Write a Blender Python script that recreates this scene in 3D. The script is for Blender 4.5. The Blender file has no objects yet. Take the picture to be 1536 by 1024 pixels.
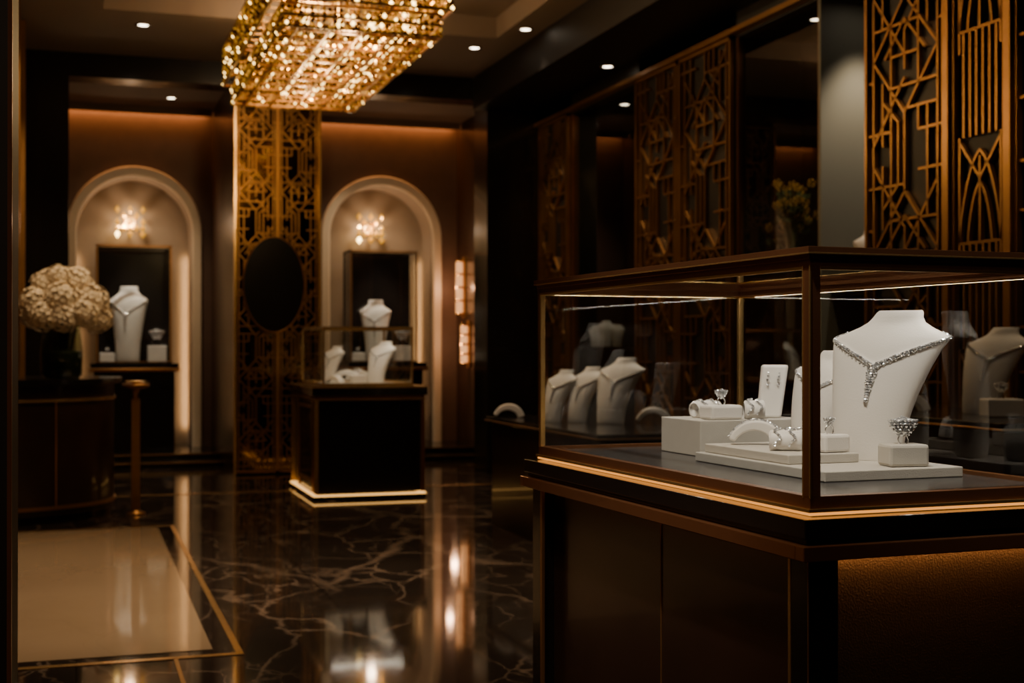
import bpy, math, random
from mathutils import Vector, Matrix
random.seed(7)
S=bpy.context.scene
C=S.collection
G=1.8
# ------------------------------------------------------------------ materials
def pm(name,col,rough=.5,metal=0,emis=None,es=0,coat=0,spec=.5,bump=0,bscale=50,var=0,vscale=8,sheen=0):
    m=bpy.data.materials.new(name); m.use_nodes=True
    nt=m.node_tree; b=nt.nodes['Principled BSDF']
    b.inputs['Base Color'].default_value=(*col,1); b.inputs['Roughness'].default_value=rough
    b.inputs['Metallic'].default_value=metal
    b.inputs['Specular IOR Level'].default_value=spec
    b.inputs['Coat Weight'].default_value=coat; b.inputs['Coat Roughness'].default_value=.05
    if emis: b.inputs['Emission Color'].default_value=(*emis,1); b.inputs['Emission Strength'].default_value=es
    tc=nt.nodes.new('ShaderNodeTexCoord')
    if var:
        n=nt.nodes.new('ShaderNodeTexNoise'); n.inputs['Scale'].default_value=vscale; n.inputs['Detail'].default_value=5
        nt.links.new(tc.outputs['Object'],n.inputs['Vector'])
        mx=nt.nodes.new('ShaderNodeMix'); mx.data_type='RGBA'
        mx.inputs[6].default_value=(*[c*(1-var) for c in col],1); mx.inputs[7].default_value=(*[min(1,c*(1+var)) for c in col],1)
        nt.links.new(n.outputs['Fac'],mx.inputs[0]); nt.links.new(mx.outputs[2],b.inputs['Base Color'])
    if bump:
        n=nt.nodes.new('ShaderNodeTexNoise'); n.inputs['Scale'].default_value=bscale; n.inputs['Detail'].default_value=4
        nt.links.new(tc.outputs['Object'],n.inputs['Vector'])
        bp=nt.nodes.new('ShaderNodeBump'); bp.inputs['Strength'].default_value=bump; bp.inputs['Distance'].default_value=.002
        nt.links.new(n.outputs['Fac'],bp.inputs['Height']); nt.links.new(bp.outputs[0],b.inputs['Normal'])
    return m
def glassmat(name,tint,base=.035,gain=.85):
    m=bpy.data.materials.new(name); m.use_nodes=True; nt=m.node_tree; nt.nodes.clear()
    o=nt.nodes.new('ShaderNodeOutputMaterial'); t=nt.nodes.new('ShaderNodeBsdfTransparent'); g=nt.nodes.new('ShaderNodeBsdfGlossy')
    g.inputs['Roughness'].default_value=0.0; g.inputs['Color'].default_value=(1,1,1,1); t.inputs['Color'].default_value=(*tint,1)
    lw=nt.nodes.new('ShaderNodeLayerWeight'); lw.inputs['Blend'].default_value=.5
    p=nt.nodes.new('ShaderNodeMath'); p.operation='POWER'; p.inputs[1].default_value=4.5
    a=nt.nodes.new('ShaderNodeMath'); a.operation='MULTIPLY_ADD'; a.inputs[1].default_value=gain; a.inputs[2].default_value=base
    mx=nt.nodes.new('ShaderNodeMixShader')
    nt.links.new(lw.outputs['Facing'],p.inputs[0]); nt.links.new(p.outputs[0],a.inputs[0]); nt.links.new(a.outputs[0],mx.inputs[0])
    nt.links.new(t.outputs[0],mx.inputs[1]); nt.links.new(g.outputs[0],mx.inputs[2]); nt.links.new(mx.outputs[0],o.inputs[0])
    return m
def marble(name,base,base2,vein,scale,rough,veinw,tile=None,grout=None,vs=.9,m0=.42,m1=.7):
    m=bpy.data.materials.new(name); m.use_nodes=True; nt=m.node_tree; b=nt.nodes['Principled BSDF']; N=nt.nodes.new; L=nt.links.new
    tc=N('ShaderNodeTexCoord')
    warp=N('ShaderNodeTexNoise'); warp.inputs['Scale'].default_value=scale*1.1; warp.inputs['Detail'].default_value=5
    L(tc.outputs['Object'],warp.inputs['Vector'])
    ms=N('ShaderNodeVectorMath'); ms.operation='MULTIPLY_ADD'; ms.inputs[1].default_value=(.55,.55,.55)
    L(warp.outputs['Color'],ms.inputs[0]); L(tc.outputs['Object'],ms.inputs[2])
    acc=None
    for k,(sc,w) in enumerate(((scale*.55,veinw*.35),(scale*1.6,veinw*.42),(scale*3.2,veinw*.35))):
        v=N('ShaderNodeTexVoronoi'); v.feature='DISTANCE_TO_EDGE'; v.inputs['Scale'].default_value=sc
        mp=N('ShaderNodeMapping'); mp.inputs['Rotation'].default_value=(0,0,.6+k); mp.inputs['Scale'].default_value=(1,.45,1); mp.inputs['Location'].default_value=(k*3.3,1.7,0)
        L(ms.outputs[0],mp.inputs[0]); L(mp.outputs[0],v.inputs['Vector'])
        r=N('ShaderNodeMapRange'); r.inputs['From Min'].default_value=0; r.inputs['From Max'].default_value=w; r.inputs['To Min'].default_value=1; r.inputs['To Max'].default_value=0
        L(v.outputs['Distance'],r.inputs['Value'])
        nz=N('ShaderNodeTexNoise'); nz.inputs['Scale'].default_value=scale*1.4; nz.inputs['Detail'].default_value=3
        L(mp.outputs[0],nz.inputs['Vector'])
        r2=N('ShaderNodeMapRange'); r2.inputs['From Min'].default_value=m0; r2.inputs['From Max'].default_value=m1
        L(nz.outputs['Fac'],r2.inputs['Value'])
        mu=N('ShaderNodeMath'); mu.operation='MULTIPLY'; L(r.outputs[0],mu.inputs[0]); L(r2.outputs[0],mu.inputs[1])
        if acc is None: acc=mu
        else:
            mm=N('ShaderNodeMath'); mm.operation='MAXIMUM'; L(acc.outputs[0],mm.inputs[0]); L(mu.outputs[0],mm.inputs[1]); acc=mm
    cl=N('ShaderNodeMix'); cl.data_type='RGBA'; cl.inputs[6].default_value=(*base,1); cl.inputs[7].default_value=(*base2,1); L(warp.outputs['Fac'],cl.inputs[0])
    sc=N('ShaderNodeMath'); sc.operation='MULTIPLY'; sc.inputs[1].default_value=vs; L(acc.outputs[0],sc.inputs[0])
    mx=N('ShaderNodeMix'); mx.data_type='RGBA'; mx.inputs[7].default_value=(*vein,1); L(sc.outputs[0],mx.inputs[0]); L(cl.outputs[2],mx.inputs[6])
    out=mx.outputs[2]
    if tile:
        br=N('ShaderNodeTexBrick'); br.offset=0; br.inputs['Scale'].default_value=1; br.inputs['Brick Width'].default_value=tile; br.inputs['Row Height'].default_value=tile
        br.inputs['Mortar Size'].default_value=.0025; br.inputs['Color1'].default_value=(1,1,1,1); br.inputs['Color2'].default_value=(1,1,1,1); br.inputs['Mortar'].default_value=(0,0,0,1)
        L(tc.outputs['Object'],br.inputs['Vector'])
        m2=N('ShaderNodeMix'); m2.data_type='RGBA'; m2.inputs[7].default_value=(*grout,1); L(br.outputs['Fac'],m2.inputs[0]); L(out,m2.inputs[6]); out=m2.outputs[2]
    L(out,b.inputs['Base Color']); b.inputs['Roughness'].default_value=rough
    return m
def emat(name,col,st,nee=True):
    m=pm(name,(0,0,0),.5,emis=col,es=st)
    if not nee:
        m.cycles.emission_sampling='NONE'
    return m

M=dict(
 floor=marble('dark_marble',(.010,.0075,.006),(.040,.028,.021),(.27,.185,.125),1.25,.06,.058,1.2,(.003,.002,.002),.8,.38,.62),
 cream=marble('cream_marble',(.31,.21,.115),(.41,.285,.17),(.24,.16,.09),1.2,.055,.05,None,None,.35),
 ceil=pm('ceiling_paint',(.28,.215,.165),.7),
 black=pm('black_lacquer',(.008,.0065,.006),.2,coat=.3),
 blackm=pm('black_matte',(.010,.008,.007),.5),
 brown=pm('brown_leather',(.125,.068,.042),.55,bump=.3,bscale=90,var=.2),
 brownd=pm('dark_bronze_panel',(.072,.035,.019),.26,metal=.2,var=.25,vscale=3),
 wood=pm('polished_dark_walnut',(.024,.011,.007),.28,coat=.3,var=.35,vscale=5),
 leather=pm('charcoal_leather',(.034,.022,.014),.5,bump=.9,bscale=260,var=.2,vscale=30),
 beige=pm('beige_plaster',(.34,.255,.175),.6,var=.08,vscale=12),
 arch=pm('arch_stone',(.78,.62,.43),.45,var=.06),
 bronze=pm('bronze_metal',(.32,.14,.065),.28,metal=.8,var=.15,vscale=6),
 gold=pm('brass_gold',(.82,.52,.20),.25,metal=.9),
 goldb=pm('antique_brass',(.38,.195,.072),.34,metal=.85,var=.3,vscale=6),
 goldmir=pm('smoked_gold_mirror',(.13,.08,.028),.07,metal=1,var=.7,vscale=4),
 white=pm('white_leatherette',(.76,.725,.68),.5,bump=.15,bscale=300),
 suede=pm('light_suede',(.50,.47,.42),.75,bump=.3,bscale=400,var=.06,vscale=40),
 deck=pm('charcoal_deck',(.05,.049,.05),.22,var=.15,vscale=15),
 dia=pm('diamond',(.92,.94,.97),.10,metal=.8),
 silver=pm('white_gold',(.78,.77,.76),.2,metal=.85),
 glass=glassmat('case_glass',(.93,.95,.94),.045,.95),
 smoke=glassmat('smoked_glass',(.45,.46,.43),.11,.85),
 vaseg=glassmat('vase_glass',(.45,.5,.42),.08,.8),
 led=emat('warm_led',(1,.36,.06),1.35),
 ledu=emat('underglow_led',(1,.42,.12),38),
 ledg=emat('gold_led',(1,.50,.13),2.1),
 lamp=emat('lamp_disc',(1,.82,.6),14),
 bulb=emat('bulb_glow',(1,.62,.18),8,False),
 bead_a=pm('crystal_amber_glow',(.42,.22,.04),.1,metal=.8,emis=(1,.41,.03),es=.15),  # crystal glow and sparkle put in as emission, mixed at random over the beads
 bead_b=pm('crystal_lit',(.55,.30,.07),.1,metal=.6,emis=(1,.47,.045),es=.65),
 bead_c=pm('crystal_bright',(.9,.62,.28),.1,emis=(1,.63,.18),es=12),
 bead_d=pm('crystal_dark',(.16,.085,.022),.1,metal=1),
 petal=pm('cream_petal',(.74,.62,.44),.6,var=.12,vscale=30),
 yellow=pm('yellow_petal',(.65,.38,.06),.6),
 leaf=pm('leaf_green',(.03,.05,.015),.5),
 stem=pm('stem_green',(.05,.08,.02),.5),
 grey=pm('grey_green_panel',(.26,.265,.225),.5),
 shade=emat('sconce_shade',(1,.42,.15),1.5),
)
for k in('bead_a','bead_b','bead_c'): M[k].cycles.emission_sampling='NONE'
# ------------------------------------------------------------------ mesh builder
class MB:
    def __init__(s): s.v=[];s.f=[];s.m=[];s.sm=[];s.mats=[]
    def mi(s,k):
        if k not in s.mats: s.mats.append(k)
        return s.mats.index(k)
    def add(s,vs,fs,mat,smooth=False):
        o=len(s.v); s.v+= [tuple(v) for v in vs]; i=s.mi(mat)
        for f in fs: s.f.append([o+a for a in f]); s.m.append(i); s.sm.append(smooth)
    def box(s,x0,x1,y0,y1,z0,z1,mat):
        vs=[(x,y,z) for z in(z0,z1) for y in(y0,y1) for x in(x0,x1)]
        s.add(vs,[(0,2,3,1),(4,5,7,6),(0,1,5,4),(2,6,7,3),(0,4,6,2),(1,3,7,5)],mat)
    def obox(s,c,size,rz,mat,taper=1.0,shift=(0,0)):
        sx,sy,sz=[a/2 for a in size]; R=Matrix.Rotation(rz,3,'Z'); vs=[]
        for z in(-sz,sz):
            k=taper if z>0 else 1; d=shift if z>0 else(0,0)
            for y in(-sy,sy):
                for x in(-sx,sx): vs.append(R@Vector((x*k+d[0],y*k+d[1],z))+Vector(c))
        s.add(vs,[(0,2,3,1),(4,5,7,6),(0,1,5,4),(2,6,7,3),(0,4,6,2),(1,3,7,5)],mat)
    def lathe(s,cx,cy,prof,n,mat,smooth=True,ex=1,ey=1):
        vs=[];fs=[]
        for r,z in prof:
            for i in range(n):
                a=2*math.pi*i/n; vs.append((cx+r*ex*math.cos(a),cy+r*ey*math.sin(a),z))
        for j in range(len(prof)-1):
            for i in range(n):
                k=(i+1)%n; fs.append((j*n+i,j*n+k,(j+1)*n+k,(j+1)*n+i))
        fs.append(tuple(reversed(range(n)))); fs.append(tuple(range((len(prof)-1)*n,len(prof)*n)))
        s.add(vs,fs,mat,smooth)
    def tube(s,pts,r,n,mat,closed=False):
        P=[Vector(p) for p in pts]; vs=[];fs=[];N=len(P)
        for i,p in enumerate(P):
            a=P[(i-1)%N] if (closed or i>0) else p; b=P[(i+1)%N] if (closed or i<N-1) else p
            t=(b-a).normalized(); u=t.cross(Vector((0,0,1)));
            if u.length<.05: u=t.cross(Vector((0,1,0)))
            u.normalize(); w=t.cross(u)
            rr=r[i] if isinstance(r,(list,tuple)) else r
            for k in range(n):
                an=2*math.pi*k/n; vs.append(p+u*rr*math.cos(an)+w*rr*math.sin(an))
        for i in range(N if closed else N-1):
            j=(i+1)%N
            for k in range(n):
                l=(k+1)%n; fs.append((i*n+k,i*n+l,j*n+l,j*n+k))
        if not closed: fs+= [tuple(range(n)),tuple(reversed(range((N-1)*n,N*n)))]
        s.add(vs,fs,mat,True)
    def octa(s,c,r,mat,sz=1):
        x,y,z=c; a=random.random()*1.57; ca,sa=math.cos(a)*r,math.sin(a)*r
        s.add([(x+ca,y+sa,z),(x-sa,y+ca,z),(x-ca,y-sa,z),(x+sa,y-ca,z),(x,y,z+r*sz),(x,y,z-r*sz)],
          [(0,1,4),(1,2,4),(2,3,4),(3,0,4),(1,0,5),(2,1,5),(3,2,5),(0,3,5)],mat)
    def sphere(s,c,r,mat,n=12,m=8):
        prof=[(max(1e-4,r*math.sin(math.pi*j/m)),c[2]-r*math.cos(math.pi*j/m)) for j in range(m+1)]
        s.lathe(c[0],c[1],prof,n,mat)
    def gem(s,c,r,mat):
        n=7;vs=[];o=random.random(); R=Matrix.Rotation(random.uniform(-.6,.6),3,'X')@Matrix.Rotation(random.uniform(-.6,.6),3,'Y'); cc=Vector(c)
        for rr,zz in((.55*r,.45*r),(r,.1*r)):
            for i in range(n): a=2*math.pi*i/n+o; vs.append(cc+R@Vector((rr*math.cos(a),rr*math.sin(a),zz)))
        vs.append(cc+R@Vector((0,0,-.9*r))); fs=[tuple(range(n))]
        for i in range(n): k=(i+1)%n; fs+=[(i,n+i,n+k,k),(n+i,2*n,n+k)]
        s.add(vs,fs,mat)
    def build(s,name,parent=None,loc=(0,0,0),rz=0,bevel=0):
        me=bpy.data.meshes.new(name); me.from_pydata(s.v,[],s.f)
        for k in s.mats: me.materials.append(M[k])
        me.polygons.foreach_set('material_index',s.m); me.polygons.foreach_set('use_smooth',s.sm); me.update()
        o=bpy.data.objects.new(name,me); C.objects.link(o); o.location=loc; o.rotation_euler=(0,0,rz)
        if parent: o.parent=parent
        if bevel:
            b=o.modifiers.new('bevel','BEVEL'); b.width=bevel; b.segments=2; b.limit_method='ANGLE'; b.angle_limit=.7
        return o
def empty(name,loc=(0,0,0),rz=0):
    e=bpy.data.objects.new(name,None); C.objects.link(e); e.location=loc; e.rotation_euler=(0,0,rz); e.empty_display_size=.1; return e
def spot(name,loc,tgt,power,col=(1,.78,.55),ang=50,blend=.6,r=.04,parent=None):
    l=bpy.data.lights.new(name,'SPOT'); l.energy=power*G; l.color=col; l.spot_size=math.radians(ang); l.spot_blend=blend; l.shadow_soft_size=r
    o=bpy.data.objects.new(name,l); C.objects.link(o); o.location=loc
    o.rotation_euler=(Vector(tgt)-Vector(loc)).to_track_quat('-Z','Y').to_euler()
    if parent: o.parent=parent
    return o
def point(name,loc,power,col,r=.05,parent=None):
    l=bpy.data.lights.new(name,'POINT'); l.energy=power*G; l.color=col; l.shadow_soft_size=r
    o=bpy.data.objects.new(name,l); C.objects.link(o); o.location=loc
    if parent: o.parent=parent
    return o
def area(name,loc,sx,sy,power,col,parent=None,rot=(0,0,0)):
    l=bpy.data.lights.new(name,'AREA'); l.shape='RECTANGLE'; l.size=sx; l.size_y=sy; l.energy=power; l.color=col
    o=bpy.data.objects.new(name,l); C.objects.link(o); o.location=loc; o.rotation_euler=rot
    if parent: o.parent=parent
    return o
# ------------------------------------------------------------------ room shell
XR=4.36
b=MB(); b.box(-2.3,5.1,-3.1,16.2,-.1,0,'floor'); b.build('floor')
b=MB(); b.box(-2.3,.535,5.62,9.55,0,.003,'cream'); b.build('floor_inlay_cream')
b=MB()
for (x0,x1,y0,y1) in((.620,.648,5.52,9.62),(-2.3,.648,5.49,5.53),(.370,.386,-1,5.5),(-2.3,4.3,11.60,11.645),(-2.3,.632,9.6,9.62)):
    b.box(x0,x1,y0,y1,0,.0035,'gold')
b.build('trim_1')
b=MB()
b.box(-2.3,.2,-3.1,13,3.92,4.1,'ceil'); b.box(3.45,5.1,-3.1,13,3.92,4.1,'ceil')
b.box(.2,3.45,11,13,3.92,4.1,'ceil'); b.box(.2,3.45,-3.1,3,3.92,4.1,'ceil'); b.box(.1,3.6,2.9,11.1,4.1,4.2,'ceil')
b.box(-2.3,5.1,13,16.2,3.92,4.1,'ceil')
b.build('ceiling')
b=MB(); b.box(3.74,5.0,-3.0,12.7,3.6,3.92,'blackm'); b.build('trim_2')
b=MB(); b.box(-.5,4.4,12.7,13.0,3.7,3.92,'black'); b.build('trim_3')
b=MB()
b.box(-.5,-.07,12.7,13.0,0,3.7,'black'); b.box(3.84,4.36,12.55,13.0,0,3.7,'black')
b.build('wall_pier_black')
b=MB(); b.box(-2.4,-2.3,-3.1,9.2,0,3.92,'brown'); b.box(-2.3,-.47,9.1,9.2,0,3.92,'brown'); b.box(-.6,-.47,9.2,16.2,0,3.92,'brownd')
b.build('wall_left')
b=MB(); b.box(-2.4,5.1,-3.2,-3.1,0,3.92,'brown'); b.build('wall_front')
b=MB()
for i in range(9):
    y=9.35+i*.36; b.box(-.47,-.445 if i%3 else -.40,y,y+.07,0,3.9,'goldb')
b.build('trim_4')
b=MB(); b.box(-.60,-.135,3.0,3.45,0,3.92,'blackm'); b.box(-.139,-.130,2.995,3.02,.12,3.8,'bronze'); b.box(-.62,-.125,2.98,3.47,0,.12,'black')
b.box(-.62,-.125,2.98,3.47,3.8,3.92,'black'); b.build('wall_pillar')
YB=15.5; Z0=.12
def arch(cx,ri,zs,n=28): return [(cx-ri*math.cos(math.pi*i/n),zs+ri*math.sin(math.pi*i/n)) for i in range(n+1)]
arches=[(.62,.62,2.54),(3.43,.62,2.54)]
b=MB(); xs=-.47
for cx,ri,zs in arches:
    b.add([(xs,YB,0),(cx-ri,YB,0),(cx-ri,YB,3.92),(xs,YB,3.92)],[(0,1,2,3)],'brown')
    A=arch(cx,ri,zs)
    for (x0,z0),(x1,z1) in zip(A,A[1:]): b.add([(x0,YB,z0),(x1,YB,z1),(x1,YB,3.92),(x0,YB,3.92)],[(0,1,2,3)],'brown')
    xs=cx+ri
b.add([(xs,YB,0),(4.4,YB,0),(4.4,YB,3.92),(xs,YB,3.92)],[(0,1,2,3)],'brown')
for cx,ri,zs in arches:
    P=[(cx-ri,0)]+arch(cx,ri,zs)+[(cx+ri,0)]
    for (x0,z0),(x1,z1) in zip(P,P[1:]): b.add([(x0,YB,z0),(x1,YB,z1),(x1,YB+.5,z1),(x0,YB+.5,z0)],[(0,1,2,3)],'beige')
b.box(-.6,4.5,YB+.5,YB+.6,0,3.92,'beige')
b.build('wall_back')
for cx,ri,zs in arches:
    b=MB(); sec=[(0,-.05),(.015,-.065),(.095,-.065),(.11,-.04),(.11,0.0),(0,0.03)]
    P=[(cx-ri,Z0,-1,0)]+[(x,z,-math.cos(math.pi*i/28),math.sin(math.pi*i/28)) for i,(x,z) in enumerate(arch(cx,ri,zs))]+[(cx+ri,Z0,1,0)]
    vs=[];fs=[];n=len(sec)
    for x,z,nx,nz in P:
        for w,dy in sec: vs.append((x+nx*w,YB+dy,z+nz*w))
    for i in range(len(P)-1):
        for k in range(n): l=(k+1)%n; fs.append((i*n+k,i*n+l,(i+1)*n+l,(i+1)*n+k))
    b.add(vs,fs,'arch'); b.build('trim_arch')
b=MB(); b.box(-.47,4.36,14.2,YB+.5,0,.06,'black'); b.box(-.47,4.36,14.55,YB+.5,.06,Z0,'black'); b.box(-.47,4.36,14.19,14.2,.045,.06,'gold'); b.box(-.47,4.36,14.54,14.55,.105,.12,'gold'); b.build('floor_step')
b=MB(); b.box(-.46,1.45,YB-.19,YB-.17,3.84,3.92,'ceil'); b.box(2.31,4.35,YB-.19,YB-.17,3.84,3.92,'ceil'); b.build('trim_cove')
area('cove_led',(.5,YB-.06,3.915),1.8,.03,8,(1,.42,.13)); area('cove_led',(3.33,YB-.06,3.915),1.95,.03,8,(1,.42,.13))
b=MB(); b.box(1.46,2.30,13.23,YB,0,3.92,'brownd'); b.build('wall_pier_center')
b=MB()
b.box(4.92,5.0,-3.1,12.7,0,3.6,'blackm'); b.box(XR,4.5,13.0,16.2,0,3.92,'brownd')
for y0,y1 in((11.68,12.7),(8.40,10.11),(-3.1,6.74)): b.box(XR+.04,4.92,y0,y1,0,3.6,'blackm')
b.box(XR+.04,4.92,-3.0,12.6,3.42,3.6,'blackm')
b.build('wall_right')
b=MB(); b.box(XR-.03,XR+.04,-3,12.55,3.435,3.47,'goldb'); b.box(XR-.02,XR+.04,-3,12.55,0,.135,'black'); b.build('baseboard_right')
for k,(y0,y1) in enumerate(((10.11,11.68),(7.3,8.40))):
    b=MB(); b.add([(XR+.06,y0,.1),(XR+.06,y1,.1),(XR+.06,y1,3.42),(XR+.06,y0,3.42)],[(0,1,2,3)],'smoke')
    for y in(y0,y1-.02): b.box(XR+.04,XR+.08,y,y+.02,.1,3.42,'bronze')
    b.build('window_%d'%(k+1))
b=MB(); b.box(XR+.03,4.92,7.27,7.30,0,3.42,'grey'); b.build('wall_alcove_panel')
b=MB(); b.box(XR+.1,4.92,6.74,8.40,1.56,1.60,'black'); b.box(XR+.1,4.92,10.11,11.68,1.22,1.25,'black'); b.build('wall_shelf')
# ------------------------------------------------------------------ lattice screens
WIDE=[(.10,0,.10,1),(.90,0,.90,1),(.10,.5,.5,.8),(.5,.8,.90,.5),(.10,.5,.5,.2),(.5,.2,.90,.5),(.33,.33,.33,1),(.67,0,.67,.67),
 (.5,.8,.5,1),(.5,0,.5,.2),(.10,.34,.67,.34),(.33,.66,.90,.66),(0,.1,.33,.1),(.67,.9,1,.9),(0,.62,.10,.62),(.90,.4,1,.4),(.10,.95,.5,.62),(.5,.38,.90,.06),
 (.33,.1,.33,.22),(.10,.22,.5,.22),(.5,.5,.90,.84),(0,.84,.5,.84),(.67,.12,1,.12),(.5,.42,.5,.62),(.33,.5,.67,.5),
 (.22,.62,.22,.95),(.78,.05,.78,.38),(.22,.0,.22,.22),(.78,.66,.78,1),(.42,.84,.42,1),(.58,0,.58,.16),(.22,.72,.42,.84),(.58,.16,.78,.28),(.25,.5,.5,.68),(.5,.68,.75,.5)]
def lattice(mb,W,z0,z1,mod,style,bw,bd,mapf,mat,frame=.03):
    def bar(s0,a0,s1,a1,w=bw,d=bd,n0=0):
        dx,dz=s1-s0,a1-a0; L=math.hypot(dx,dz)
        if L<1e-6: return
        ux,uz=dx/L,dz/L; px,pz=-uz*w/2,ux*w/2
        vs=[]
        for n in(n0,n0+d):
            for (s,z) in((s0+px,a0+pz),(s0-px,a0-pz),(s1-px,a1-pz),(s1+px,a1+pz)): vs.append(mapf(s,n,z))
        mb.add(vs,[(0,1,2,3),(7,6,5,4),(0,4,5,1),(1,5,6,2),(2,6,7,3),(3,7,4,0)],mat)
    bar(frame/2,z0,frame/2,z1,frame,bd*1.5); bar(W-frame/2,z0,W-frame/2,z1,frame,bd*1.5)
    bar(0,z0+frame/2,W,z0+frame/2,frame,bd*1.5); bar(0,z1-frame/2,W,z1-frame/2,frame,bd*1.5)
    n=max(1,round((z1-z0)/mod)); h=(z1-z0)/n
    for k in range(n):
        zb=z0+k*h
        if style=='wide':
            for i,(a,c,d,e) in enumerate(WIDE):
                if k%2: a,d=1-a,1-d
                bar(a*W,zb+c*h,d*W,zb+e*h)
        else:
            for a in(.2,.32,.44,.56,.68,.8): bar(a*W,zb,a*W,zb+h*.5)
            for a in(.12,.88): bar(a*W,zb+h*.4,a*W,zb+h)
            bar(.12*W,zb+h*.5,.88*W,zb+h*.5); bar(.5*W,zb+h*.5,.5*W,zb+h*.9)
            for sg in(-1,1):
                for a,t in((.38,.93),(.22,.78)):
                    pts=[((.5+sg*a*math.cos(math.pi/2*i/7))*W,zb+h*(.5+(t-.5)*math.sin(math.pi/2*i/7)**1.0*(i/7)**.35)) for i in range(8)]
                    for p,q in zip(pts,pts[1:]): bar(p[0],p[1],q[0],q[1])
                bar((.5+sg*.38)*W,zb+h*.98,.5*W,zb+h*.80)
def rmap(Y0): return lambda s,n,z:(XR+.035-n,Y0+s,z)
scr=[(11.70,12.52,'wide'),(9.30,10.10,'wide'),(8.42,9.27,'wide'),(5.99,6.74,'wide'),(5.50,5.93,'nar'),(4.55,5.44,'wide'),(4.1,4.5,'nar'),(3.2,4.05,'wide')]
for y0,y1,st in scr:
    b=MB(); lattice(b,y1-y0,.14,3.43,.95 if st=='wide' else 1.1,st,.0135,.024,rmap(y0),'goldb',.022); b.build('lattice_screen')
b=MB()
for y in(5.935,5.445,4.5): b.box(XR-.02,XR+.035,y,y+.045,.14,3.43,'goldb')
b.build('trim_5')
e=empty('lattice_mirror_screen',(1.46,13.23,0))
b=MB(); b.box(.01,.83,-.012,0,.0,3.69,'goldmir'); b.build('mirror_backing',e)
b=MB(); cm=lambda s,n,z:(s,-.012-n,z)
lattice(b,.42,.02,3.69,.62,'wide',.010,.025,cm,'goldb',.02); lattice(b,.42,.02,3.69,.62,'wide',.010,.025,lambda s,n,z:(.84-s,-.012-n,z),'goldb',.02)
b.box(.825,.845,-.06,0,.0,3.69,'gold'); b.box(-.005,.015,-.06,0,.0,3.69,'gold'); b.build('lattice',e)
b=MB(); n=48
def oval(mb,cx,cz,a,c,y0,y1,mat):
    vs=[(cx+a*math.cos(2*math.pi*i/n),y,cz+c*math.sin(2*math.pi*i/n)) for y in(y0,y1) for i in range(n)]
    mb.add(vs,[tuple(range(n)),tuple(reversed(range(n,2*n)))]+[(i,(i+1)%n,n+(i+1)%n,n+i) for i in range(n)],mat)
oval(b,.38,1.86,.30,.47,-.07,-.012,'black'); b.tube([(.38+.30*math.cos(2*math.pi*i/n),-.07,1.86+.47*math.sin(2*math.pi*i/n)) for i in range(n)],.009,6,'goldb',True)
b.build('oval_mirror',e)
# ------------------------------------------------------------------ chandelier
e=empty('crystal_chandelier',(1.68,9.5,0))
b=MB(); hx,hy=.555,1.45
b.box(-.35,.35,-1.1,1.1,4.04,4.1,'gold')
for x in(-.3,.3):
    for y in(-1,0,1): b.tube([(x,y,3.6),(x,y,4.05)],.012,8,'gold')
for z,o in((3.66,0),(3.56,0),(3.46,0),(3.36,0),(3.34,-.06),(3.27,-.06),(3.20,-.06)):
    for sx in(-1,1):
        b.box(sx*(hx+o)-.008,sx*(hx+o)+.008,-hy-o,hy+o,z-.007,z+.007,'goldb'); b.box(-hx-o,hx+o,sx*(hy+o)-.008,sx*(hy+o)+.008,z-.007,z+.007,'goldb')
for i in range(-6,7): b.box(-hx,hx,i*.21-.006,i*.21+.006,3.645,3.66,'gold')
for i in range(-6,7): b.box(-hx+.06,hx-.06,i*.22-.005,i*.22+.005,3.190,3.205,'goldb')
for i in range(-2,3): b.box(i*.2-.005,i*.2+.005,-hy+.06,hy-.06,3.190,3.205,'goldb')
b.build('frame',e)
b=MB()
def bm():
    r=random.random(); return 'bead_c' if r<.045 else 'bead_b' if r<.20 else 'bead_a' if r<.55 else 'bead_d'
def curtain(hx,hy,z0,z1,st):
    per=[]
    nx=int(2*hx/st); ny=int(2*hy/st)
    for i in range(nx): per+= [(-hx+i*st,-hy),(hx-i*st,hy)]
    for i in range(ny): per+= [(hx,-hy+i*st),(-hx,hy-i*st)]
    for x,y in per:
        z=z0
        while z<z1:
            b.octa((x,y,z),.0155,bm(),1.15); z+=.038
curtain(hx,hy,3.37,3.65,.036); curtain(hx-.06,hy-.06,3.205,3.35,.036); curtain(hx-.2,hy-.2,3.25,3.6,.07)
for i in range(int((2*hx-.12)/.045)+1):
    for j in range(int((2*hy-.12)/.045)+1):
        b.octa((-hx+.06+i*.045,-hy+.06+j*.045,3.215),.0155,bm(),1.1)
b.build('crystals',e)
b=MB()
for i in range(4):
    for j in range(10):
        b.sphere((-.33+i*.22,-1.2+j*.267,3.28),.026,'bulb',10,6); b.tube([(-.33+i*.22,-1.2+j*.267,3.30),(-.33+i*.22,-1.2+j*.267,3.65)],.005,6,'gold')
b.build('bulbs',e)
for y in(-.95,0,.95):
    point('bulb_light',(0,y,3.08),9,(1,.66,.30),.04,e)
for y in(-.9,.9):
    point('ceiling_fill_light',(0,y,3.80),12,(1,.68,.38),.06,e)  # added to brighten the ceiling; no bulbs sit up here
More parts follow.
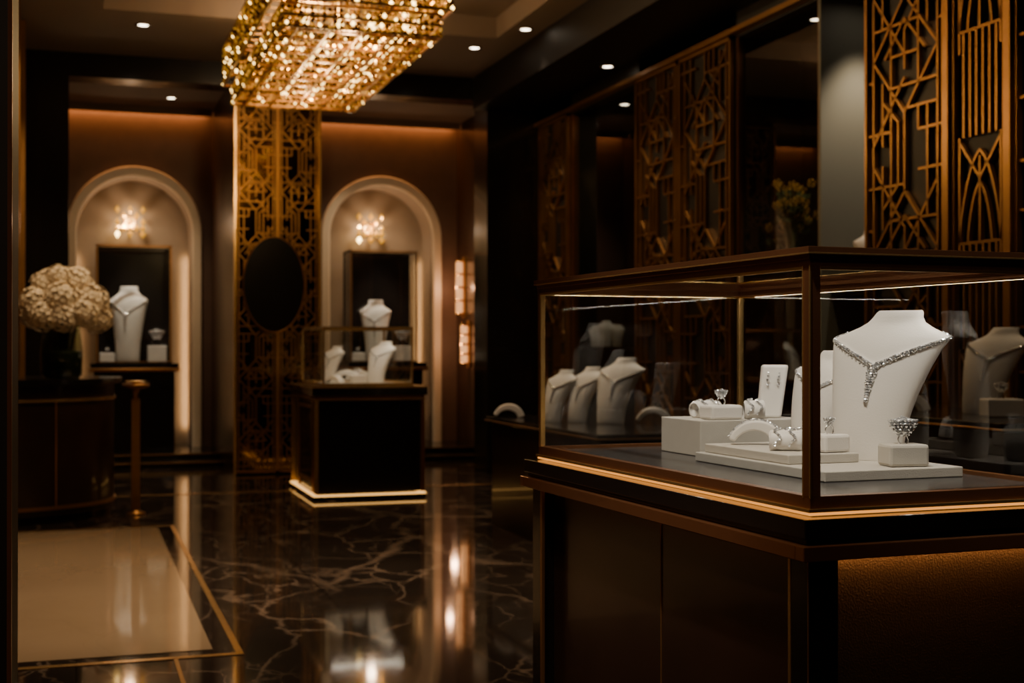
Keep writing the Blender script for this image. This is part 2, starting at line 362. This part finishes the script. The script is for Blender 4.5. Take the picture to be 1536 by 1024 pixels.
# ------------------------------------------------------------------ downlights
def downlight(x,y,z,power,tgt=None,col=(1,.76,.52),ang=70):
    e=empty('recessed_downlight',(x,y,z))
    b=MB(); b.lathe(0,0,[(.042,-.001),(.065,-.001),(.065,-.010),(.044,-.010),(.042,-.001)],24,'silver'); b.lathe(0,0,[(.041,-.002),(.041,-.006)],20,'lamp'); b.build('housing',e)
    t=(x,y,0) if tgt is None else tgt
    if power: o=spot('beam',(0,0,-.03),(t[0]-x,t[1]-y,t[2]-z),power,col,ang,.8,.05,e)
for a in ((.52,11.44,3.92,60),(3.37,11.4,3.92,60),(.96,14.7,3.92,45),(2.94,14.9,3.92,40),(4.22,10.35,3.6,22),
          (-.5,7.4,3.92,220,(-.3,7.4,0)),(2.0,6.2,4.1,180,(1.9,6.0,0)),(2.6,8.0,4.1,100)): downlight(*a)  # last three lamps added to light the cream inlay and the floor
downlight(3.58,10.6,3.92,30)
for y,p in((11.0,14),(7.75,14)): downlight(4.65,y,3.42,p)  # farther one added in place of a light dot reflected in the glass
downlight(4.66,6.98,3.42,34,(4.66,7.25,1.4))
for y,p in((3.7,18),(4.9,20),(6.2,24),(8.85,26),(9.7,26),(12.0,20)): spot('screen_wash',(3.92,y,3.56),(4.4,y,1.0),p,(1,.68,.38),70,.9,.05)
for x,y in((-1.2,-.8),(1.6,-1.2),(-.9,1.8)): downlight(x,y,3.92,90,None,(1,.72,.46),95)  # added near the viewpoint to raise the overall light level
# ------------------------------------------------------------------ bust
PROF=[(0,.195,.10,0),(.02,.20,.105,0),(.25,.215,.12,0),(.45,.25,.13,0),(.62,.285,.135,0),(.74,.315,.13,0),(.82,.335,.115,.02),(.865,.33,.10,.045),(.893,.28,.09,.045),(.912,.21,.085,.025),(.928,.168,.085,.008),(.955,.155,.085,0),(.985,.155,.088,0),(1.0,.148,.082,0)]
def bpt(h,lean,phi,t,out=0,ws=1):
    t=max(0,min(1,t))
    for (a,b_) in zip(PROF,PROF[1:]):
        if a[0]<=t<=b_[0]:
            k=(t-a[0])/(b_[0]-a[0]); p=[a[i]+(b_[i]-a[i])*k for i in range(4)]; break
    o=t**1.9
    w=p[1]*(1+(ws-1)*(min(1,(1-t)/.08))) if ws>1 else p[1]*ws
    c,s=math.cos(phi),math.sin(phi)
    return Vector((h*(lean[0]*o+w*c)+out*c, h*(lean[1]*o+p[2]*s)+out*s, h*(t-p[3]*c*c)))
def bust(name,loc,h,rz,lean=(.0,.12),neck=True,bs=1.0,mat='white',ws=1,face=0):
    rz=rz+face; cf,sf=math.cos(-face),math.sin(-face); lean=(lean[0]*cf-lean[1]*sf,lean[0]*sf+lean[1]*cf)
    e=empty(name,loc,rz); b=MB(); n=44; ts=[]
    for a,c in zip(PROF,PROF[1:]):
        k=max(1,int((c[0]-a[0])/.04)); ts+= [a[0]+(c[0]-a[0])*i/k for i in range(k)]
    ts.append(1.0); vs=[];fs=[]
    for t in ts:
        for i in range(n): vs.append(bpt(h,lean,2*math.pi*i/n,t,0,ws))
    for j in range(len(ts)-1):
        for i in range(n): k=(i+1)%n; fs.append((j*n+i,j*n+k,(j+1)*n+k,(j+1)*n+i))
    b.add(vs,fs,mat,True); b.add(vs[:n],[tuple(reversed(range(n)))],mat); b.add(vs[-n:],[tuple(range(n))],mat)
    b.build('form',e)
    if neck:
        b=MB(); r=.0038*bs*h/.32; N=int(50)
        for i in range(-N,N+1):
            a=i/N; phi=-math.pi/2+a*math.radians(95); t=.63+.265*abs(a)**.9
            big=1.0+.6*(1-abs(a))**3
            b.gem(bpt(h,lean,phi,t,.0025,ws),r*big,'dia')
            b.gem(bpt(h,lean,phi+.02,t-.018,.0025,ws),r*.72*big,'dia' if i%2 else 'silver')
            if i%3==0: b.octa(bpt(h,lean,phi,t-.033,.002,ws),r*.6*big,'silver')
        for j in range(14):
            t=.615-j*.017; w=[1.5,2.8,3.4,3,2,2.6,2.2,1.4,1.9,1.5,1.0,1.0,.9,.7][j]
            for q in(-1,0,1):
                b.gem(bpt(h,lean,-math.pi/2+q*.026*w,t,.002+.001*(q==0),ws),r*(1.45 if q==0 else 1.05),'dia')
        b.build('diamond_necklace',e)
    return e
def ringbox(name,loc,rz,size=(.085,.065,.045),head=.024,mat='suede',band=.011):
    e=empty(name,loc,rz); b=MB(); b.obox((0,0,size[2]/2),size,0,mat); b.build('cushion_box',e,bevel=.006)
    b=MB(); z=size[2]; pts=[(band*math.cos(a),0,z+band*.75+band*math.sin(a)) for a in [2*math.pi*i/28 for i in range(28)]]
    b.tube(pts,.0016,6,'silver',True); hz=z+band*1.65
    b.lathe(0,0,[(.002,hz-.004),(head*.35,hz+head*.15),(head*.85,hz+head*.85),(head*.1,hz+head*.95)],18,'silver',True,1,.55)
    for lay in range(6):
        rr=head*(.30+.75*math.sin(math.pi/2*(lay+.5)/6)); zz=hz+head*1.05*lay/5
        m=6+lay*4
        for i in range(m):
            a=2*math.pi*i/m+lay*.3; b.gem((rr*math.cos(a),rr*.55*math.sin(a),zz),head*.15,'dia')
    for rr,m in((.25,5),(.5,10),(.75,15)):
        for i in range(m):
            a=2*math.pi*i/m; b.gem((head*rr*math.cos(a),head*rr*.55*math.sin(a),hz+head*(1.25-rr*.25)),head*.17,'dia')
    b.gem((0,0,hz+head*1.25),head*.26,'dia')
    b.build('diamond_ring',e); return e
def ramp(name,loc,rz,R=.07,w=.04,th=.022,a0=20,a1=165,brace=True):
    e=empty(name,loc,rz); b=MB(); vs=[];fs=[];N=24
    for i in range(N+1):
        a=math.radians(a0+(a1-a0)*i/N); k=(1-.45*(i/N)**2)
        for rr in(R,R-th*k):
            for y in(-w/2,w/2): vs.append((rr*math.cos(a),y,rr*math.sin(a)))
    for i in range(N):
        o=i*4;p=o+4
        fs+= [(o,o+1,p+1,p),(o+2,p+2,p+3,o+3),(o,p,p+2,o+2),(o+1,o+3,p+3,p+1)]
    fs+=[(0,2,3,1),(N*4,N*4+1,N*4+3,N*4+2)]
    mz=min(v[2] for v in vs); vs=[(v[0],v[1],v[2]-mz) for v in vs]
    b.add(vs,fs,'white',False); o=b.build('form',e,bevel=.004)
    if brace:
        b=MB()
        for i in range(34):
            a=math.radians(a0+4+(a1-a0-8)*i/33)
            for y in(-.004,.004): b.gem(((R+.002)*math.cos(a),y,(R+.002)*math.sin(a)-mz),.0036,'dia')
        b.build('diamond_bracelet',e)
    return e
def bracelet_roll(name,loc,rz,r=.022,L=.07):
    e=empty(name,loc,rz); b=MB(); n=28; vs=[];fs=[]
    K=[(-.5,.75),(-.47,.95),(-.42,1),(.42,1),(.47,.95),(.5,.75)]
    for t,k in K:
        for i in range(n): a=2*math.pi*i/n; vs.append((t*L,r*k*math.cos(a),max(0,r*.9+r*k*math.sin(a))))
    for j in range(len(K)-1):
        for i in range(n): l=(i+1)%n; fs.append((j*n+i,j*n+l,(j+1)*n+l,(j+1)*n+i))
    fs+=[tuple(range(n)),tuple(reversed(range((len(K)-1)*n,len(K)*n)))]
    b.add(vs,fs,'white',True); b.build('form',e)
    b=MB()
    for x in(-.25*L,.2*L):
        for i in range(30):
            a=math.radians(-20+220*i/29); b.gem((x+.006*math.sin(i*.6),(r+.003)*math.cos(a),r*.9+(r+.003)*math.sin(a)),.0036,'dia')
    b.build('diamond_bracelet',e); return e
# ------------------------------------------------------------------ main display case
CX,CY,RZ=1.195,2.014,math.radians(2.5)
def Lw(x,y,z): 
    return (CX+x*math.cos(RZ)-y*math.sin(RZ),CY+x*math.sin(RZ)+y*math.cos(RZ),z)
W,D=.60,1.256
e=empty('jewelry_display_case',(CX,CY,0),RZ)
def rail(b,x0,x1,y0,y1,z0,z1,t,mat):
    b.box(x0,x1,y0,y0+t,z0,z1,mat); b.box(x0,x1,y1-t,y1,z0,z1,mat); b.box(x0,x0+t,y0+t,y1-t,z0,z1,mat); b.box(x1-t,x1,y0+t,y1-t,z0,z1,mat)
b=MB()
rail(b,-.010,W+.010,-.010,D+.010,1.411,1.422,.030,'bronze'); rail(b,-.004,W+.004,-.004,D+.004,1.401,1.411,.024,'bronze'); rail(b,0,W,0,D,1.388,1.401,.014,'bronze')
rail(b,0,W,0,D,.966,.993,.020,'bronze'); rail(b,-.006,W+.006,-.006,D+.006,.966,.972,.02,'gold')
b.box(0,.021,0,.021,.99,1.39,'bronze'); b.box(-.002,.001,-.002,.001,.99,1.39,'gold'); b.box(-.002,.002,.0195,.0225,.99,1.39,'gold')
for x,y in((0,D-.013),(W-.013,D-.013),(W-.018,0)): b.box(x,x+.013,y,y+.013,.99,1.39,'gold')
b.box(-.001,.003,.021,D-.01,1.383,1.389,'gold'); b.box(.02,W,-.001,.003,1.383,1.389,'gold'); b.box(.014,W-.014,D-.004,D,1.383,1.389,'gold'); b.box(W-.004,W,.014,D-.014,1.383,1.389,'gold')
b.box(-.0105,-.0095,-.01,D+.01,1.409,1.412,'gold'); b.box(-.01,W,-.0105,-.0095,1.409,1.412,'gold')
b.build('frame',e,bevel=.0012)
b=MB()
q=.006
b.add([(q,q,.99),(q,D-q,.99),(q,D-q,1.40),(q,q,1.40)],[(0,1,2,3)],'glass'); b.add([(q,q,.99),(W-q,q,.99),(W-q,q,1.40),(q,q,1.40)],[(0,1,2,3)],'glass')
b.add([(W-q,q,.99),(W-q,D-q,.99),(W-q,D-q,1.40),(W-q,q,1.40)],[(0,1,2,3)],'glass'); b.add([(q,D-q,.99),(W-q,D-q,.99),(W-q,D-q,1.40),(q,D-q,1.40)],[(0,1,2,3)],'glass')
b.add([(q,q,1.405),(W-q,q,1.405),(W-q,D-q,1.405),(q,D-q,1.405)],[(0,1,2,3)],'glass'); b.build('glass_panes',e)
b=MB(); b.box(.018,W-.018,.018,D-.018,.960,.985,'deck'); b.build('deck',e)
b=MB(); rail(b,-.002,W+.002,-.002,D+.002,.9605,.9645,.015,'led'); b.box(.05,W-.05,.012,.022,.893,.899,'ledu'); b.box(-.006,.004,.05,D-.05,.893,.897,'led'); b.build('led_strip',e)
b=MB()
b.box(-.030,W+.03,-.030,D+.03,.925,.958,'black'); b.box(-.022,W+.022,-.022,D+.022,.914,.925,'black'); rail(b,-.038,W+.038,-.038,D+.038,.888,.914,.026,'bronze'); b.box(-.012,W+.012,-.012,D+.012,.900,.914,'black'); b.build('plinth_slab',e,bevel=.002)
b=MB()
for x,y in((-.012,-.012),(W-.048,-.012),(-.012,D-.048),(W-.048,D-.048)): b.box(x,x+.06,y,y+.06,0,.90,'black')
b.box(.028,W-.028,.030,D-.028,.05,.90,'leather'); b.box(.022,.03,.05,D-.05,.05,.90,'wood')
b.box(-.0135,-.006,.042,.050,.0,.888,'gold'); b.box(-.014,-.006,D-.058,D-.044,0,.888,'goldb'); b.box(.019,.024,.60,.6025,.05,.878,'goldb')
b.box(-.0135,-.0110,-.0135,-.0110,0,.888,'goldb')
b.box(-.02,W+.02,-.02,D+.02,0,.05,'black'); b.build('cabinet',e,bevel=.001)
area('case_fill_light',(W-.022,D/2,1.385),.010,1.15,1.5,(1,.88,.74),e); area('case_fill_light',(W/2,D-.022,1.385),.5,.010,.8,(1,.88,.74),e)  # thin area lights added under the top rails to brighten the jewelry
spot('case_spot',(.35,1.6,3.7),(1.62,2.6,1.1),200,(1,.90,.78),30,.6,.05)
spot('case_spot_b',(2.2,1.7,3.7),(1.6,2.6,1.1),14,(1,.88,.74),30,.6,.05)
spot('cabinet_wash',(.1,2.3,3.85),(1.15,2.6,.5),75,(1,.66,.36),40,.9,.08)  # this spot and the next are added to lift the dark cabinet faces
spot('cabinet_wash',(1.0,.2,3.85),(1.4,2.0,.5),22,(1,.70,.42),40,.9,.08)
e=empty('jewelry_riser',(CX,CY,0),RZ)
b=MB(); b.box(.205,.535,.262,.79,.9855,1.006,'suede'); b.build('lower_tray',e,bevel=.002)
b=MB(); b.box(.222,.395,.42,.775,1.0065,1.026,'suede'); b.build('upper_tray',e,bevel=.002)
e=empty('jewelry_riser',(CX,CY,0),RZ)
b=MB(); b.box(.27,.565,.885,1.09,.9855,1.072,'suede'); b.build('block',e,bevel=.002)
R0=math.radians(-18)
bust('necklace_bust',Lw(.456,.475,1.0065),.322,R0,(.225,.0),ws=1.20,face=math.radians(-38))
bust('necklace_bust',Lw(.447,.68,1.0065),.235,R0,(.26,.0),ws=1.1,face=math.radians(-45))
ringbox('ring_display',Lw(.430,.318,1.0065),math.radians(-10),head=.028)
ramp('bracelet_display',Lw(.315,.70,1.0265),math.radians(-30),.066,.05,.026,15,160)
ringbox('ring_display',Lw(.352,.465,1.0265),math.radians(10),(.07,.055,.038),.014,'white')
bracelet_roll('bracelet_roll',Lw(.285,.53,1.0265),math.radians(-30),.023,.07)
bracelet_roll('bracelet_roll',Lw(.350,.60,1.0265),math.radians(-20),.021,.06)
ringbox('ring_display',Lw(.350,.925,1.0725),math.radians(5),(.09,.06,.035),.016,'white')
bracelet_roll('bracelet_roll',Lw(.36,1.02,1.0725),math.radians(20),.022,.085)
bracelet_roll('bracelet_roll',Lw(.437,.915,1.0725),math.radians(-20),.024,.05)
e=empty('earring_stand',Lw(.503,.955,1.0725),math.radians(-25)); b=MB(); b.obox((0,0,.066),(.058,.045,.132),0,'white',1.12,(.016,.012)); b.build('form',e,bevel=.006)
b=MB()
for x in(-.012,.014):
    for z,r in((.112,.0032),(.104,.0045),(.094,.0055),(.083,.004)): b.gem((x+.012*z/.13,-.0245-.002*z/.1+.012*z/.132-.002,z),r,'dia')
b.build('earring',e)
# ------------------------------------------------------------------ mid pedestal case
X0,X1,Y0,Y1=1.84,2.76,10.8,12.05
e=empty('pedestal_showcase',(X0,Y0,0))
w,d=X1-X0,Y1-Y0
b=MB(); b.box(.03,w-.03,.03,d-.03,.05,.82,'black'); b.box(-.02,w+.02,-.02,d+.02,.85,.925,'black'); b.box(0,w,0,d,.82,.85,'bronze'); rail(b,-.005,w+.005,-.005,d+.005,.812,.826,.02,'gold'); rail(b,-.022,w+.022,-.022,d+.022,.913,.926,.02,'gold')
for x,y in((.0,.0),(w-.03,.0),(.0,d-.03),(w-.03,d-.03)): b.box(x,x+.03,y,y+.03,.05,.82,'gold' if x<.1 else 'bronze')
b.box(.02,.03,.25,.27,.05,.82,'goldb'); b.box(.02,.03,.95,.97,.05,.82,'goldb'); b.box(.015,.03,.3,.92,.12,.14,'goldb'); b.box(.015,.03,.3,.92,.74,.76,'goldb')
b.box(-.01,w+.01,-.01,d+.01,.0,.03,'black'); b.build('cabinet',e)
b=MB(); rail(b,-.010,w+.010,-.010,d+.010,.03,.042,.03,'ledg'); b.build('led_base',e)
b=MB(); rail(b,.08,w-.08,.08,d-.08,1.395,1.417,.018,'gold'); rail(b,.08,w-.08,.08,d-.08,.925,.95,.018,'gold')
for x in(.08,w-.096):
    for y in(.08,d-.096): b.box(x,x+.016,y,y+.016,.94,1.40,'gold')
b.box(.09,w-.09,.09,d-.09,.925,.935,'suede'); b.build('frame',e)
b=MB(); x0,x1,y0,y1=.087,w-.087,.087,d-.087
for vs in([(x0,y0),(x1,y0)],[(x0,y0),(x0,y1)],[(x1,y0),(x1,y1)],[(x0,y1),(x1,y1)]):
    (a,c),(g,h)=vs; b.add([(a,c,.94),(g,h,.94),(g,h,1.4),(a,c,1.4)],[(0,1,2,3)],'glass')
b.add([(x0,y0,1.404),(x1,y0,1.404),(x1,y1,1.404),(x0,y1,1.404)],[(0,1,2,3)],'glass'); b.build('glass_panes',e)
area('showcase_fill_light',(w/2,.11,1.39),.6,.015,1.2,(1,.85,.66),e)  # area light added inside to brighten the frame and its displays
bust('necklace_bust',(2.42,11.15,.936),.36,R0,(.26,.0),ws=1.15,face=-.6)
bust('necklace_bust',(2.10,11.62,.936),.32,R0,(.26,.0),face=-.6)
ramp('bracelet_display',(2.20,11.30,.936),-.3,.14,.10,.05,15,160)
ramp('bracelet_display',(2.05,11.10,.936),-.7,.09,.09,.045,15,160)
ramp('bracelet_display',(2.38,11.65,.936),-.5,.13,.09,.045,15,160)
ringbox('ring_display',(2.24,11.02,.936),0,(.12,.1,.08),.03,'white')
spot('showcase_spot',(2.1,9.9,3.85),(2.3,11.3,1.0),75,(1,.9,.75),24,.5,.05)
# ------------------------------------------------------------------ niche pedestals and cases
def niche(cx,bh,side):
    e=empty('niche_pedestal',(cx,15.35,Z0)); 
    b=MB(); b.box(-.42,.42,-.32,.35,0,.86,'black'); b.box(-.47,.47,-.37,.38,.86,.90,'bronze'); b.box(-.46,.46,-.36,.37,.90,.95,'black'); rail(b,-.475,.475,-.375,.385,.885,.895,.02,'gold'); b.build('cabinet',e,bevel=.004)
    e=empty('framed_display_case',(cx,15.35,Z0+.95)); b=MB()
    b.box(-.40,.40,.26,.30,0,1.30,'black'); 
    for x in(-.40,.38): b.box(x,x+.02,-.15,.26,0,.02,'goldb'); b.box(x,x+.02,-.15,-.13,0,1.30,'goldb'); b.box(x,x+.02,-.15,.26,1.28,1.30,'blackm')
    b.box(-.40,.40,-.15,-.13,1.275,1.30,'goldb'); b.box(-.40,.40,-.15,-.13,0,.02,'goldb'); b.box(-.40,.40,-.15,.30,.0,.012,'black')
    b.build('frame',e)
    b=MB()
    for x in(-.39,.39): b.add([(x,-.14,.01),(x,.26,.01),(x,.26,1.28),(x,-.14,1.28)],[(0,1,2,3)],'glass')
    b.add([(-.39,-.14,.01),(.39,-.14,.01),(.39,-.14,1.28),(-.39,-.14,1.28)],[(0,1,2,3)],'glass'); b.build('glass_panes',e)
    z=Z0+.95+.0125
    bust('necklace_bust',(cx-.06,15.42,z),bh,R0,(.0,.06),ws=.76,bs=.6)
    ringbox('ring_display',(cx+.25,15.36,z),0,(.2,.16,.18),.075,'white',.05)
    ringbox('ring_display',(cx-.28,15.36,z),0,(.16,.12,.10),.02,'white',.02)
    e=empty('crystal_wall_lamp',(cx-.02,YB+.5,2.68)); b=MB(); b.box(-.06,.06,-.03,0,-.08,.08,'gold'); b.tube([(0,-.03,0),(0,-.12,0)],.012,8,'gold')
    for i in range(5):
        for j in range(5):
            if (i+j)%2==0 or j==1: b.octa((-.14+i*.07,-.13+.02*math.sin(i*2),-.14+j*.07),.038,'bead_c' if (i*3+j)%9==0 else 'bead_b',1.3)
    b.build('crystals',e); point('glow',(0,-.2,0),3.5,(1,.70,.45),.05,e)
    spot('niche_spot',(cx,14.75,3.80),(cx,15.40,1.5),140,(1,.87,.70),26,.5,.04)
    for s in(-1,1): area('niche_led',(cx+s*.60,YB+.44,1.3),.02,2.0,2.2,(1,.62,.30),None,(math.radians(90),0,0))
    spot('niche_wash',(cx,YB+.12,3.08),(cx,YB+.35,1.2),13,(1,.76,.52),120,.9,.06)
    spot('arch_wash',(cx,13.3,3.62),(cx,15.5,2.0),18,(1,.74,.48),60,.9,.08)  # added spot, makes the arch stand out brighter than the wall
niche(.60,.84,0); niche(3.40,.72,1)
for y,z,h in((15.15,1.95,.62),(14.95,1.28,.45)):  # second sconce is added, standing in for the first one's reflection
    e=empty('wall_sconce',(XR,y,z)); b=MB(); b.box(-.02,0,-.05,.05,-h/2-.05,h/2+.05,'gold'); b.lathe(-.07,0,[(.03,-h/2),(.04,-h/2+.02),(.04,h/2-.02),(.03,h/2)],20,'shade'); 
    for zz in(-h/2,-h/4,0,h/4,h/2): b.lathe(-.07,0,[(.044,zz-.012),(.047,zz),(.044,zz+.012)],20,'gold'); b.box(-.07,0,-.012,.012,zz-.008,zz+.008,'gold')
    b.build('fixture',e); point('glow',(-.18,0,0),2.5,(1,.52,.28),.04,e)
# ------------------------------------------------------------------ curved reception counter
e=empty('curved_reception_counter',(-.55,10.6,0))
def dcurve(mb,rx,ry,z0,z1,mat,n=64):
    pts=[]
    for i in range(n+1):
        a=-math.pi/2+math.pi*i/n; x=rx*math.cos(a); pts.append((max(x,.16),ry*math.sin(a)))
    k=len(pts); vs=[(x,y,z) for z in(z0,z1) for x,y in pts]
    mb.add(vs,[tuple(reversed(range(k))),tuple(range(k,2*k))]+[(i,(i+1)%k,k+(i+1)%k,k+i) for i in range(k)],mat)
b=MB(); dcurve(b,.82,.74,.06,.86,'wood'); dcurve(b,.80,.72,0,.06,'black'); dcurve(b,.835,.755,.10,.125,'goldb'); dcurve(b,.835,.755,.86,.88,'gold'); dcurve(b,.82,.74,.88,.98,'wood'); dcurve(b,.88,.80,.98,1.02,'black')
for a in(-60,10): 
    x,y=.825*math.cos(math.radians(a)),.745*math.sin(math.radians(a)); b.obox((x,y,.49),(.010,.010,.74),0,'goldb')
b.build('counter',e)
e=empty('brass_stand',(.42,10.35,0)); b=MB(); b.lathe(0,0,[(.07,0),(.07,.012),(.025,.03),(.022,.9),(.03,.93),(.10,.955),(.10,.975)],28,'goldb'); b.box(-.03,.03,-.03,.03,.04,.86,'goldb'); b.lathe(0,0,[(.03,.976),(.08,.990),(.075,.996),(.01,.985)],20,'gold'); b.build('stand',e)
e=empty('vase_of_hydrangeas',(-.105,10.42,1.0205))
b=MB(); b.lathe(0,0,[(.12,0),(.145,.02),(.15,.2),(.13,.36),(.125,.40)],32,'vaseg'); b.lathe(0,0,[(.115,.005),(.138,.02),(.14,.18),(.14,.2)],24,'leaf'); b.build('vase',e)
b=MB(); heads=[(-.18,-.05,.55,.115),(.0,-.12,.58,.125),(.21,-.02,.56,.125),(-.1,.06,.68,.12),(.11,.05,.70,.12),(-.21,.05,.46,.09),(.25,.03,.45,.11),(.01,-.14,.45,.11),(.15,-.12,.48,.11),(-.13,-.13,.46,.11),(-.02,.0,.74,.09)]
for hx_,hy_,hz,hr in heads: b.tube([(hx_*.15,hy_*.15,.04),(hx_*.4,hy_*.4,.38),(hx_,hy_,hz)],.006,6,'stem')
b.build('stems',e)
def head(mb,c,r,n,mat):
    for i in range(n):
        z=1-2*(i+.5)/n; a=i*2.39996; q=math.sqrt(1-z*z); nrm=Vector((q*math.cos(a),q*math.sin(a),z)); 
        p=Vector(c)+nrm*r*random.uniform(.80,1.10); t=nrm.cross(Vector((.3,.2,1))).normalized(); u=nrm.cross(t); s=r*.2; o=random.random()*1.5
        for k in range(4):
            an=o+k*math.pi/2; d1=t*math.cos(an)+u*math.sin(an); d2=t*math.cos(an+.75)+u*math.sin(an+.75); d0=t*math.cos(an-.75)+u*math.sin(an-.75)
            mb.add([p,p+d0*s*.8+nrm*s*.15,p+d1*s*1.15+nrm*s*.3,p+d2*s*.8+nrm*s*.15],[(0,1,2,3)],mat,True)
b=MB()
for hx_,hy_,hz,hr in heads: head(b,(hx_,hy_,hz),hr,110,'petal')
b.build('blooms',e)
spot('flower_spot',(.3,9.3,3.9),(-.12,10.4,1.6),28,(1,.80,.55),22,.6,.03)
spot('counter_wash',(.9,8.4,3.9),(-.1,10.2,.6),50,(1,.70,.42),30,.9,.05)  # added spot to lift the dark counter, no fixture
spot('left_panel_wash',(.1,9.5,3.85),(-.47,11.2,1.8),90,(1,.68,.36),60,.9,.05)  # added spot to brighten the gold strips, no fixture
# ------------------------------------------------------------------ wall side jewelry counters
e=empty('jewelry_side_counter',(2.75,6.9,0)); b=MB(); b.box(.04,1.2,.04,2.1,0,.72,'wood'); b.box(0,1.24,0,2.14,.72,.76,'black'); rail(b,-.004,1.244,-.004,2.144,.73,.738,.02,'goldb'); b.build('counter',e,bevel=.003)
bust('necklace_bust',(3.24,7.9,.7605),.42,R0,(.26,.0),ws=1.1,face=-.5,bs=.8); bust('necklace_bust',(3.09,8.10,.7605),.36,R0,(.3,.0),face=-.7,bs=.8); bust('necklace_bust',(2.96,8.22,.7605),.34,R0,(.3,.0),face=-.7,bs=.8)
ramp('bracelet_display',(3.54,7.9,.7605),-.3,.12,.08,.04,15,160); ramp('bracelet_display',(2.85,8.8,.7605),-.3,.11,.09,.045,15,160)
spot('counter_spot',(2.7,7.2,3.9),(3.2,7.95,.9),42,(1,.9,.75),20,.6,.04)
e=empty('jewelry_side_counter',(3.55,4.5,0)); b=MB(); b.box(.04,.70,.04,1.5,0,.90,'wood'); b.box(0,.74,0,1.54,.90,.94,'black'); rail(b,-.004,.744,-.004,1.544,.91,.918,.02,'goldb'); b.build('counter',e,bevel=.003)  # added counter; its displays stand in for reflections in the case glass
bust('necklace_bust',(4.00,5.22,.9405),.40,R0,(.3,.0),ws=1.1,face=-.7)  # bust added in place of one mirrored in the right pane
ramp('bracelet_display',(3.80,5.5,.9405),-.3,.10,.08,.04,15,160)
ringbox('ring_display',(3.90,4.95,.9405),-.3,(.16,.12,.08),.03,'white',.02)
spot('counter_spot',(3.3,4.4,3.9),(3.95,5.1,1.0),8,(1,.88,.72),22,.6,.04)
bust('necklace_bust',(4.62,7.05,1.6005),.36,math.radians(-35),(0,.08),False)
for y,h in((11.05,.20),(11.32,.24),(11.58,.20)): bust('necklace_bust',(4.60,y,1.2505),h,math.radians(-30),(0,.08),False)
spot('shelf_spot',(4.5,10.9,3.38),(4.6,11.27,1.3),34,(1,.9,.76),26,.6,.03)
e=empty('reflection_standin_flowers',(4.66,8.10,1.6005)); b=MB(); b.lathe(0,0,[(.05,0),(.08,.03),(.085,.15),(.04,.26),(.05,.30)],24,'black'); b.build('vase',e)  # solid flowers added in place of ones reflected in the alcove glass
b=MB(); bl=MB()
for i in range(30):
    a=random.random()*6.28; r=random.uniform(.05,.21); z=random.uniform(.42,.82)
    y=r*math.sin(a)*1.05; x=r*math.cos(a)*.8
    b.tube([(0,0,.27),(x*.4,y*.4,z*.7),(x,y,z)],.004,5,'stem'); head(bl,(x,y,z),.032,26,'yellow')
    for k in range(3):
        px,py,pz=x*.7+random.uniform(-.04,.04),y*.7+random.uniform(-.05,.05),z-.1+random.uniform(-.05,.05); b.add([(px,py,pz),(px+.02,py+.03,pz+.04),(px,py+.07,pz+.03),(px-.01,py+.03,pz+.01)],[(0,1,2,3)],'leaf')
b.build('stems',e); bl.build('blooms',e)
spot('flower_spot',(4.5,7.6,3.38),(4.66,8.1,2.1),22,(1,.82,.55),36,.6,.03)  # added spot to brighten the alcove flowers, no fixture
# ------------------------------------------------------------------ world + camera
w=bpy.data.worlds.new('World'); S.world=w; w.use_nodes=True; w.node_tree.nodes['Background'].inputs[0].default_value=(.9,.7,.5,1); w.node_tree.nodes['Background'].inputs[1].default_value=.01
cam=bpy.data.cameras.new('camera'); co=bpy.data.objects.new('camera',cam); C.objects.link(co); S.camera=co
co.location=(0,0,1.25); co.rotation_euler=(math.radians(90.23),0,math.radians(-18.08)); cam.lens=46.875; cam.sensor_width=36; cam.clip_start=.05; cam.clip_end=60
cam.dof.use_dof=True; cam.dof.focus_distance=2.72; cam.dof.aperture_fstop=5.0
